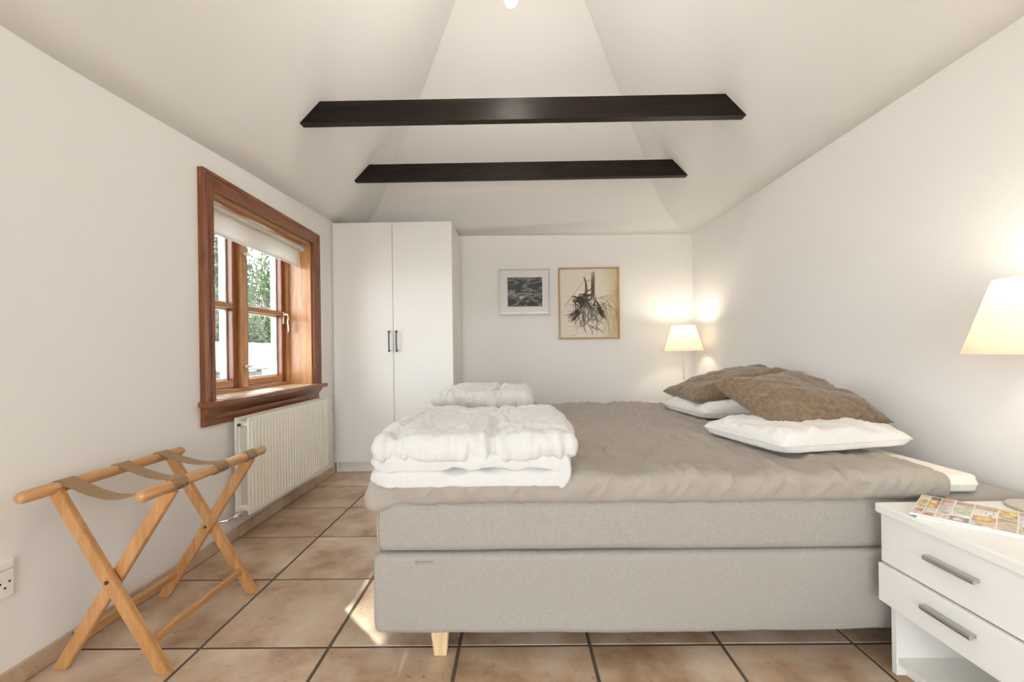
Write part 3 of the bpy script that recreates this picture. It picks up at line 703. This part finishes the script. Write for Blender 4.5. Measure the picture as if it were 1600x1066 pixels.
def hairpin(x0, x1, y0, y1, z0, t, seed):
    """lower pile: one length folded back on itself, its fold at the right end"""
    bm = bmesh.new(); path = []; n = 40; zc = z0 + t
    for k in range(n + 1): path.append((x1 - t - (x1 - t - x0) * (1 - k / n), z0 + t / 2))
    for k in range(1, 13): a = -90 + 180 * k / 12; path.append((x1 - t + t * .5 * 1.0 * math.cos(R(a)) + .0, zc + t / 2 * math.sin(R(a))))
    for k in range(1, n + 1): path.append((x1 - t - (x1 - t - x0) * k / n, z0 + t * 1.5))
    ny, no = 46, 14; rings = []
    for i, (x, z) in enumerate(path):
        a = Vector(path[max(i - 1, 0)]); b = Vector(path[min(i + 1, len(path) - 1)]); tn = (b - a).normalized(); nn = Vector((-tn.y, tn.x))
        ring = []
        e = min(i, len(path) - 1 - i) / 6.0; th = t * .62 * (math.sqrt(max(.12, 1 - (1 - e) ** 2)) if e < 1 else 1)
        m = 2 * ny
        for j in range(m):
            ang = 2 * math.pi * j / m; c, s = math.cos(ang), math.sin(ang)
            u = math.copysign(abs(c) ** .45, c); v = math.copysign(abs(s) ** .45, s)
            y = (y0 + y1) / 2 + ((y1 - y0) / 2 - (.035 * max(0, 1 - e) ** 2 if e < 1 else 0)) * u; o = th * v
            p = Vector((x + nn.x * o, y, z + nn.y * o)); w = puff(p, None, seed, .008) * 1.0 + .002 * noise.noise(Vector((x * 7, y * 5, seed + 9)))
            if i <= n and v < 0: w = w * .12
            p += Vector((nn.x, 0, nn.y)) * w * (1 if v > 0 else -1) * (.7)
            if p.y < y0 + .09: p.z -= .046 * (1 - (p.y - y0) / .09) * max(.15, 1 - (p.z - z0) / (2.2 * t))
            if p.x < x0 + .10: p.z -= .012 * (1 - (p.x - x0) / .10); p.y += .010 * noise.noise(Vector((x * 12, z * 20, seed))) * (1 if u < 0 else -1)
            if u < -.7: p.y -= (.5 - abs(noise.noise(Vector((x * 26, z * 9, seed))))) * .012 + (.5 - abs(noise.noise(Vector((x * 55, z * 16, seed))))) * .006
            ring.append(bm.verts.new(p))
        rings.append(ring)
    for a, b in zip(rings, rings[1:]):
        for k in range(len(a)): bm.faces.new((a[k], a[(k + 1) % len(a)], b[(k + 1) % len(a)], b[k]))
    bm.faces.new(rings[0][::-1]); bm.faces.new(rings[-1]); return bm
d1 = thing('folded_duvet', 'plump white duvet folded in layers on the near corner of the bed', 'duvet', (-.15, 1.75, .60), 'two folded duvets at the foot of the bed')
obj('lower_fold', hairpin(-.480, .170, 1.376, 2.02, .604, .040, 1.3), M['duvet'], d1, smooth=True)
obj('upper_fold', slab((-.462, 1.376, .660), (.186, 2.06, .738), .036, 2.1, .006, .012, .012), M['duvet'], d1, smooth=True)
d2 = thing('folded_duvet', 'plump white folded duvet farther back, in front of the wardrobe', 'duvet', (-.18, 2.7, .60), 'two folded duvets at the foot of the bed')
obj('lower_fold', slab((-.46, 2.36, .612), (.07, 3.02, .690), .042, 5.2, .003), M['duvet'], d2, smooth=True)
obj('upper_fold', slab((-.455, 2.34, .684), (.085, 3.04, .772), .043, 7.7, .008, .014), M['duvet'], d2, smooth=True)

# ------------------------------------------------------------------ pillows and cushions
def cushion_mesh(w, l, h, seed, pinch=.05, flat=.03, n=64, wr=.006, ex=3.0, cap=1.0, cr=0.0):
    bm = bmesh.new(); top, bot = {}, {}
    for i in range(n + 1):
        for j in range(n + 1):
            u, v = math.sin((i / n - .5) * math.pi), math.sin((j / n - .5) * math.pi)
            x = w / 2 * u * (1 - pinch * (1 - v * v)); y = l / 2 * v * (1 - pinch * (1 - u * u))
            k = 1 - cr * u * u * v * v; x *= k; y *= k
            pf = max(0, (1 - abs(u) ** ex) * (1 - abs(v) ** ex)) ** .5
            e = 1 - min(1, 3 * min(1 - abs(u), 1 - abs(v)))
            p = Vector((x, y, seed)); ww = fbm(p, 7, 4) * wr * 1.3
            ga = noise.noise(Vector((x * 26, seed, 0))) if abs(v) > abs(u) else noise.noise(Vector((y * 26, seed, 3)))
            ww += ga * wr * max(0, e) * 1.3
            rdg = (1 - abs(noise.noise(Vector((x * 6 + y * 4, y * 7 - x * 3, seed + 2))))) ** 7 * wr * 1.2
            edge = i in (0, n) or j in (0, n)
            top[i, j] = bm.verts.new((x, y, cap * (1 - math.exp(-h * pf / cap)) + (0 if edge else (ww + rdg) * min(1, pf * 2))))
            bot[i, j] = top[i, j] if edge else bm.verts.new((x, y, max(-flat, -h * pf) - ww * .2 * min(1, pf * 2)))
    for d in (top, bot):
        for i in range(n):
            for j in range(n):
                try: bm.faces.new((d[i, j], d[i + 1, j], d[i + 1, j + 1], d[i, j + 1]))
                except ValueError: pass
    rim = [top[i, 0].co.copy() for i in range(n)] + [top[n, j].co.copy() for j in range(n)] + [top[i, n].co.copy() for i in range(n, 0, -1)] + [top[0, j].co.copy() for j in range(n, 0, -1)]
    return bm, rim
def place(o, c, e1, e2):
    a = Vector(e1).normalized(); b = Vector(e2); b = (b - a * b.dot(a)).normalized(); cz = a.cross(b)
    m = Matrix((a, b, cz)).transposed().to_4x4(); m.translation = Vector(c); o.matrix_world = m
def cushion(name, label, cat, group, w, l, h, seed, mat, c, e1, e2, piping=True, **kw):
    t = thing(name, label, cat, (0, 0, 0), group)
    bm, rim = cushion_mesh(w, l, h, seed, **kw)
    cv = obj('cover', bm, mat, t, smooth=True, local=True)
    bm = bmesh.new(); tube(bm, rim + [rim[0]], .0035 if piping else .0025, 6); obj('piping' if piping else 'edge_seam', bm, mat, t, smooth=True, local=True)
    place(t, c, e1, e2); return t
cushion('pillow', 'white cotton pillow under the nearer brown cushion', 'pillow', 'white pillows', .605, .47, .13, 3.3, M['pillow'], (1.200, 1.850, .642), (.978, .208, .0), (-.208, .978, .0), flat=.026, wr=.010, cap=.064, cr=.035, pinch=.03)
cushion('pillow', 'white cotton pillow under the farther brown cushion, by the lamp', 'pillow', 'white pillows', .62, .53, .12, 8.1, M['pillow'], (1.305, 2.69, .642), (.993, .118, .002), (-.118, .993, .0), flat=.030, wr=.010, cap=.08, cr=.05, pinch=.03)
cushion('velvet_cushion', 'large brown velour cushion tilted on top of the nearer white pillow', 'cushion', 'brown cushions', .545, .46, .085, 5.5, M['velvet'], (1.296, 2.02, .752), (.987, .162, .014), (-.157, .926, .344), piping=False, flat=.030, wr=.010, pinch=.06)
cushion('velvet_cushion', 'brown velour cushion farther back, half hidden beside the lamp', 'cushion', 'brown cushions', .65, .50, .085, 9.4, M['velvet'], (1.325, 2.72, .775), (.97, .009, .20), (.009, .997, .02), piping=False, flat=.030, wr=.010, pinch=.06)

# ------------------------------------------------------------------ nightstands
def nightstand(label, y0, y1, pull):
    x0, x1, H = 1.115, 1.660, .518
    t = thing('nightstand', label, 'nightstand', ((x0 + x1) / 2, (y0 + y1) / 2, 0), 'white two-drawer nightstands')
    bm = bmesh.new()
    bx(bm, (x0 + .03, y0 + .012, .0), (x1, y0 + .028, H - .03)); bx(bm, (x0 + .03, y1 - .028, 0), (x1, y1 - .012, H - .03))
    bx(bm, (x0 + .034, y0 + .028, .035), (x1, y1 - .028, .052)); bx(bm, (x1 - .01, y0 + .028, .052), (x1, y1 - .028, H - .03)); bx(bm, (x0 + .034, y0 + .028, .215), (x1 - .01, y1 - .028, .228))
    bx(bm, (x0 + .06, y0 + .028, 0), (x0 + .075, y1 - .028, .035))
    obj('body', bm, M['white_edge'], t)
    obj('table_top', box((x0 - .008, y0, H - .030), (x1, y1, H), .005, 2), M['white'], t)
    for (za, zb, dx) in ((.338, H - .033, 0), (.218, .334, pull)):
        d = obj('drawer', box((x0 + .008 - dx, y0 + .004, za), (x0 + .026 - dx, y1 - .004, zb), .0015), M['white'], t)
        yc, zc, xh = (y0 + y1) / 2, (za + zb) / 2 + .010, x0 + .008 - dx
        bm = bmesh.new(); prism(bm, [(xh, zc + .007), (xh - .016, zc + .006), (xh - .019, zc + .001), (xh - .017, zc - .006), (xh - .012, zc - .006), (xh - .010, zc - .001), (xh, zc - .002)], 1, yc - .066, yc + .066)
        obj('handle', bm, M['steel'], d)
    return t
nightstand('white two-drawer nightstand with magazines on it, nearest the camera', .905, 1.352, .010)
nightstand('white two-drawer nightstand mostly hidden behind the far pillows', 3.60, 4.047, 0)

# table lamps
def table_lamp(label, x, y, power, dz=0):
    t = thing('table_lamp', label, 'lamp', (x, y, .518), 'lit table lamps on the nightstands')
    bm = bmesh.new(); lathe(bm, [(0, 0), (.076, 0), (.078, .003), (.076, .008), (.02, .011), (.010, .018), (0, .018)], (x, y, .518), 48); obj('base', bm, M['alu'], t, smooth=40)
    bm = bmesh.new(); tube(bm, [(x, y, .53), (x, y, 1.08)], .0055, 14); obj('stem', bm, M['alu'], t, smooth=40)
    z0, z1, r0, r1 = .985 + dz, 1.208 + dz, .166, .098
    bm = bmesh.new(); lathe(bm, [(r0, z0), (r1, z1), (r1 - .002, z1), (r0 - .002, z0)], (x, y, 0), 64, close=True); sh = obj('shade', bm, M['shade'], t, smooth=50)
    bm = bmesh.new()
    for k in range(3):
        a = 2 * math.pi * k / 3 + .4; tube(bm, [(x, y, z1 - .01), (x + (r1 - .003) * math.cos(a), y + (r1 - .003) * math.sin(a), z1 - .006)], .0016, 6)
    obj('spider', bm, M['alu'], sh)
    bm = bmesh.new(); a = R(-100); rr = r0 - .004; tube(bm, [(x + (rr + .002) * math.cos(a), y + (rr + .002) * math.sin(a), z0 + .012), (x + (rr + .006) * math.cos(a), y + (rr + .006) * math.sin(a), z0 + .012)], .0022, 8); obj('shade_pin', bm, M['dark_metal'], sh)
    bm = bmesh.new(); lathe(bm, [(0, -.02), (.014, -.02), (.015, .02), (0, .02)], (x, y, 1.075), 20); obj('socket', bm, M['white_edge'], t, smooth=40)
    bm = bmesh.new(); lathe(bm, [(0, -.03), (.013, -.028), (.020, -.008), (.022, .006), (.016, .022), (0, .028)], (x, y, 1.125), 20); bo = obj('bulb', bm, M['bulb'], t, smooth=True)
    ld = bpy.data.lights.new('lamp_light', 'POINT'); ld.energy = power; ld.color = (1, .87, .70); ld.shadow_soft_size = .03
    lo = bpy.data.objects.new('lamp_light', ld); COL.objects.link(lo); lo.parent = t; lo.location = (0, 0, 1.165 - .518)
    return t
table_lamp('lit white-shaded table lamp on the nearer nightstand beside magazines', 1.528, 1.268, 4.5, -.012)
table_lamp('lit white-shaded table lamp in the far corner behind the pillows', 1.490, 3.85, 6)

# ------------------------------------------------------------------ magazines
def magazine(label, c, ang, z, th, seed):
    t = thing('magazine', label, 'magazine', (0, 0, 0), 'magazines on the near nightstand')
    w, l = .225, .295
    obj('pages', box((-w / 2 + .001, -l / 2 + .001, .0006), (w / 2 - .001, l / 2 - .001, th - .0006)), plain('magazine_pages', (.72, .71, .70), .7, nscale=400, var=.15), t, local=True)
    bm = bmesh.new(); bx(bm, (-w / 2, -l / 2, 0), (w / 2, l / 2, .0007)); bx(bm, (-w / 2, -l / 2, th - .0007), (w / 2, l / 2, th)); bx(bm, (-w / 2 - .0005, -l / 2, 0), (-w / 2, l / 2, th))
    cv = obj('cover', bm, plain('magazine_cover', (.76, .73, .71), .25), t, local=True)
    r = random.Random(seed)
    pal = [(.62, .30, .10), (.70, .52, .12), (.42, .25, .16), (.60, .42, .33), (.12, .11, .10), (.50, .55, .22), (.55, .56, .60), (.68, .30, .20), (.80, .79, .76), (.30, .22, .17), (.62, .60, .58), (.72, .45, .25)]
    groups = {}
    rows = 7; y = -l / 2 + .008
    while y < l / 2 - .02:
        hh = r.uniform(.022, .05); x = -w / 2 + .006
        while x < w / 2 - .02:
            ww = min(r.uniform(.02, .06), w / 2 - .006 - x); kind = r.random()
            x1, y1 = x + ww - .003, min(y + hh - .003, l / 2 - .005)
            if kind < .78:
                groups.setdefault(r.randrange(len(pal)), []).append((x, y, x1, y1, 0))
                if r.random() < .7: groups.setdefault(r.randrange(len(pal)), []).append((x + ww * r.uniform(.1, .3), y + hh * r.uniform(.1, .4), x + ww * r.uniform(.55, .85), y + hh * .75, 1))
            else:
                yy = y + .002
                while yy < y1 - .002:
                    groups.setdefault(10 if r.random() < .7 else 4, []).append((x, yy, x + (ww - .005) * r.uniform(.6, 1), yy + .0014, 0)); yy += .0036
            x += ww
        y += hh
    bm = bmesh.new(); mats = sorted(groups)
    for mi, g in enumerate(mats):
        for (a, b, cc, d, lv) in groups[g]:
            if cc - a < .0015 or d - b < .0008: continue
            zz = th + .00006 + lv * .00005; f = bm.faces.new([bm.verts.new(p) for p in ((a, b, zz), (cc, b, zz), (cc, d, zz), (a, d, zz))]); f.material_index = mi
    po = obj('cover_print', bm, None, cv, local=True); po['kind'] = 'stuff'
    for g in mats: po.data.materials.append(plain('printed_ink', pal[g], .28, nscale=90, var=.45))
    t.location = (*c, z); t.rotation_euler = (0, 0, ang); return t
magazine('lower magazine of the two on the near nightstand, only its edge showing', (1.300, 1.190), R(43), .5182, .0050, 3)
magazine('colourful magazine lying on top of the other on the near nightstand', (1.293, 1.198), R(40.5), .5234, .0055, 21)

# ------------------------------------------------------------------ wall socket
so = thing('wall_socket', 'white three-hole wall socket low beside the luggage rack', 'socket', (XL, 1.30, .32))
obj('plate', box((XL, 1.218, .285), (XL + .009, 1.298, .365), .003, 2), M['white'], so)
obj('switch_rocker', box((XL, 1.218, .368), (XL + .010, 1.298, .395), .003, 2), M['white'], so)
bm = bmesh.new()
for (dy, dz) in ((-.012, .006), (.012, .006), (0, -.010)):
    tube(bm, [(XL + .0088, 1.273 + dy, .325 + dz), (XL + .0096, 1.273 + dy, .325 + dz)], .0034, 12)
obj('pin_holes', bm, M['black'], so)

# pendant bulb hanging from the ridge
pl = thing('pendant_lamp', 'lit bare bulb hanging from the ridge, only its tip at the top edge', 'lamp', (.0, 2.0, 3.55))
px, py, pz = .0, 2.0, 2.632
bm = bmesh.new(); tube(bm, [(px, py, pz + .10), (px, py, 3.59)], .003, 8); obj('cord', bm, M['white_edge'], pl)
bm = bmesh.new(); lathe(bm, [(0, .04), (.018, .04), (.020, .11), (.010, .13), (0, .13)], (px, py, pz), 24); obj('socket', bm, M['white_edge'], pl, smooth=40)
bm = bmesh.new(); lathe(bm, [(0, -.035), (.012, -.033), (.024, -.022), (.030, -.004), (.028, .014), (.018, .036), (.015, .05), (0, .05)], (px, py, pz), 28); obj('bulb', bm, M['bulb_c'], pl, smooth=True)
ld = bpy.data.lights.new('pendant_light', 'POINT'); ld.energy = 14; ld.color = (1, .92, .82); ld.shadow_soft_size = .035
lo = bpy.data.objects.new('pendant_light', ld); COL.objects.link(lo); lo.parent = pl; lo.location = (0, 0, pz - .045 - 3.55)

# ------------------------------------------------------------------ outdoors seen through the window
tag(obj('ground', box((-40, -30, -.4), (40, 50, -.13)), plain('pale_gravel', (.42, .40, .37), .95, nscale=30, var=.2)), 'pale gravel ground outside the house', kind='structure')
gw = thing('garden_wall', 'low white rendered garden wall outside the window', 'wall', (-7.6, 9, -.13))
obj('wall_body', box((-7.75, -2, -.13), (-7.5, 24, 1.30), .01), M['plaster_white'], gw)
obj('coping', box((-7.79, -2, 1.30), (-7.46, 24, 1.345), .01), M['plaster_white'], gw)
M['grey_wood'] = wood('weathered_garden_wood', (.05, .048, .046), (.08, .076, .072), (.12, .115, .11), (30, 4, 30), .8)
gt = thing('garden_table', 'weathered grey slatted garden table outside the window', 'table', (-5.6, 8.2, -.13))
for k in range(6): obj('slat', box((-6.0 + k * .14, 7.2, .70), (-5.87 + k * .14, 9.0, .735), .004), M['grey_wood'], gt)
for x in (-5.93, -5.33):
    for y in (7.35, 8.85): obj('leg', box((x, y - .04, -.13), (x + .08, y + .04, .70), .004), M['grey_wood'], gt)
for x in (-5.93, -5.27): obj('rail', box((x, 7.39, .58), (x + .025, 8.81, .68), .003), M['grey_wood'], gt)
def leaf_mat(name, c1, c2):
    m, nt, b = newmat(name); out = nt.nodes['Material Output']
    g = nt.nodes.new('ShaderNodeNewGeometry'); n = N(nt, 'ShaderNodeTexNoise', Scale=3.0); nt.links.new(g.outputs['Position'], n.inputs['Vector'])
    c = ramp(nt, n.outputs['Fac'], [(.35, c1), (.65, c2)]); nt.links.new(c, b.inputs['Base Color']); b.inputs['Roughness'].default_value = .6
    t = N(nt, 'ShaderNodeBsdfTranslucent'); nt.links.new(c, t.inputs[0]); mx = N(nt, 'ShaderNodeMixShader'); mx.inputs[0].default_value = .4
    nt.links.new(b.outputs[0], mx.inputs[1]); nt.links.new(t.outputs[0], mx.inputs[2]); nt.links.new(mx.outputs[0], out.inputs[0]); return m
LM = [leaf_mat('birch_leaf', (.022, .046, .014), (.060, .105, .034)), leaf_mat('pale_leaf', (.035, .052, .028), (.085, .105, .066))]
bark = plain('grey_bark', (.16, .14, .12), .95, nscale=14, nbump=.6, var=.4)
# gaps cut in the foliage to shape the sun patches on floor and sill
GAPS = [(Vector((-.545, 1.47, 0)), .055), (Vector((-.60, 1.66, 0)), .030), (Vector((-.57, 1.75, 0)), .028), (Vector((-.41, 1.415, 0)), .035), (Vector((-1.60, 2.55, .778)), .10), (Vector((-1.58, 2.75, .778)), .06)]
def in_gap(p):
    for (o, r) in GAPS:
        v = p - o; t = v.dot(-SUN_DIR)
        if t > 0 and (v + SUN_DIR * t).length < r + .03: return True
    return False
def tree(name, label, base, h, crowns, n, size, mat, seed, tr=.12):
    r = random.Random(seed); t = thing(name, label, 'tree', base, 'trees beyond the garden wall')
    b = Vector(base); bm = bmesh.new(); pts = [b + Vector((r.uniform(-.12, .12) * k, r.uniform(-.12, .12) * k, h * k / 6)) for k in range(7)]
    tube(bm, pts, [tr * (1 - .11 * k) for k in range(7)], 10)
    for (c, rad_, _) in crowns:
        s = pts[r.randrange(2, 6)]; tube(bm, [s, (s + Vector(c)) / 2 + Vector((0, 0, .15)), Vector(c)], [tr * .4, tr * .25, tr * .1], 6)
    obj('trunk', bm, bark, t, smooth=True)
    bm = bmesh.new()
    for (c, rad_, share) in crowns:
        for _ in range(int(n * share)):
            d = Vector((r.gauss(0, 1), r.gauss(0, 1), r.gauss(0, .8))); d = d.normalized() * rad_ * r.random() ** .45
            p = Vector(c) + d
            if in_gap(p): continue
            a = Vector((r.gauss(0, 1), r.gauss(0, 1), r.gauss(0, 1))).normalized(); q = a.orthogonal().normalized(); L_ = size * r.uniform(.6, 1.3)
            bm.faces.new([bm.verts.new(p + w) for w in (-a * L_, q * L_ * .45, a * L_, -q * L_ * .45)])
    obj('foliage', bm, mat, t); return t
tree('added_shade_tree', 'tall leafy tree added out of view to shade the window from the sun', (-6.4, 5.2, -.13), 5.0, [((-6.3, 7.3, 5.8), 1.45, .62), ((-5.9, 5.6, 6.2), 1.2, .2), ((-7.3, 8.3, 6.4), 1.2, .18)], 11000, .085, LM[0], 3)  # unseen tree, added so that only small sun patches get inside
specs = [((-10.3, 18.3), 0, 1), ((-14.6, 20.6), 0, 2), ((-15.0, 25.4), 1, 3), ((-19.6, 31.6), 0, 4), ((-10.0, 14.2), 1, 5), ((-19.2, 26.2), 1, 6)]
names = ['bright green leafy tree close behind the garden wall, seen through the casement with the handle', 'green leafy tree in the middle of the grove behind the pale slender tree', 'pale airy tree in the middle of the grove behind the bright green tree', 'green leafy tree deepest in the grove beyond the garden wall', 'pale slender tree close behind the garden wall, seen through the casement nearer the rack', 'pale leafy tree at the back of the grove beyond the garden wall']
for ((x, y), k, sd), lb in zip(specs, names):
    r = random.Random(sd + 40)
    cr = [((x + r.uniform(-.9, .9), y + r.uniform(-.9, .9), r.uniform(.9, 5.8)), r.uniform(.8, 1.15), .1) for _ in range(10)]
    tree('leafy_tree', lb, (x, y, -.13), 6.0, cr, 5200, .09, LM[k], sd + 70, .10)
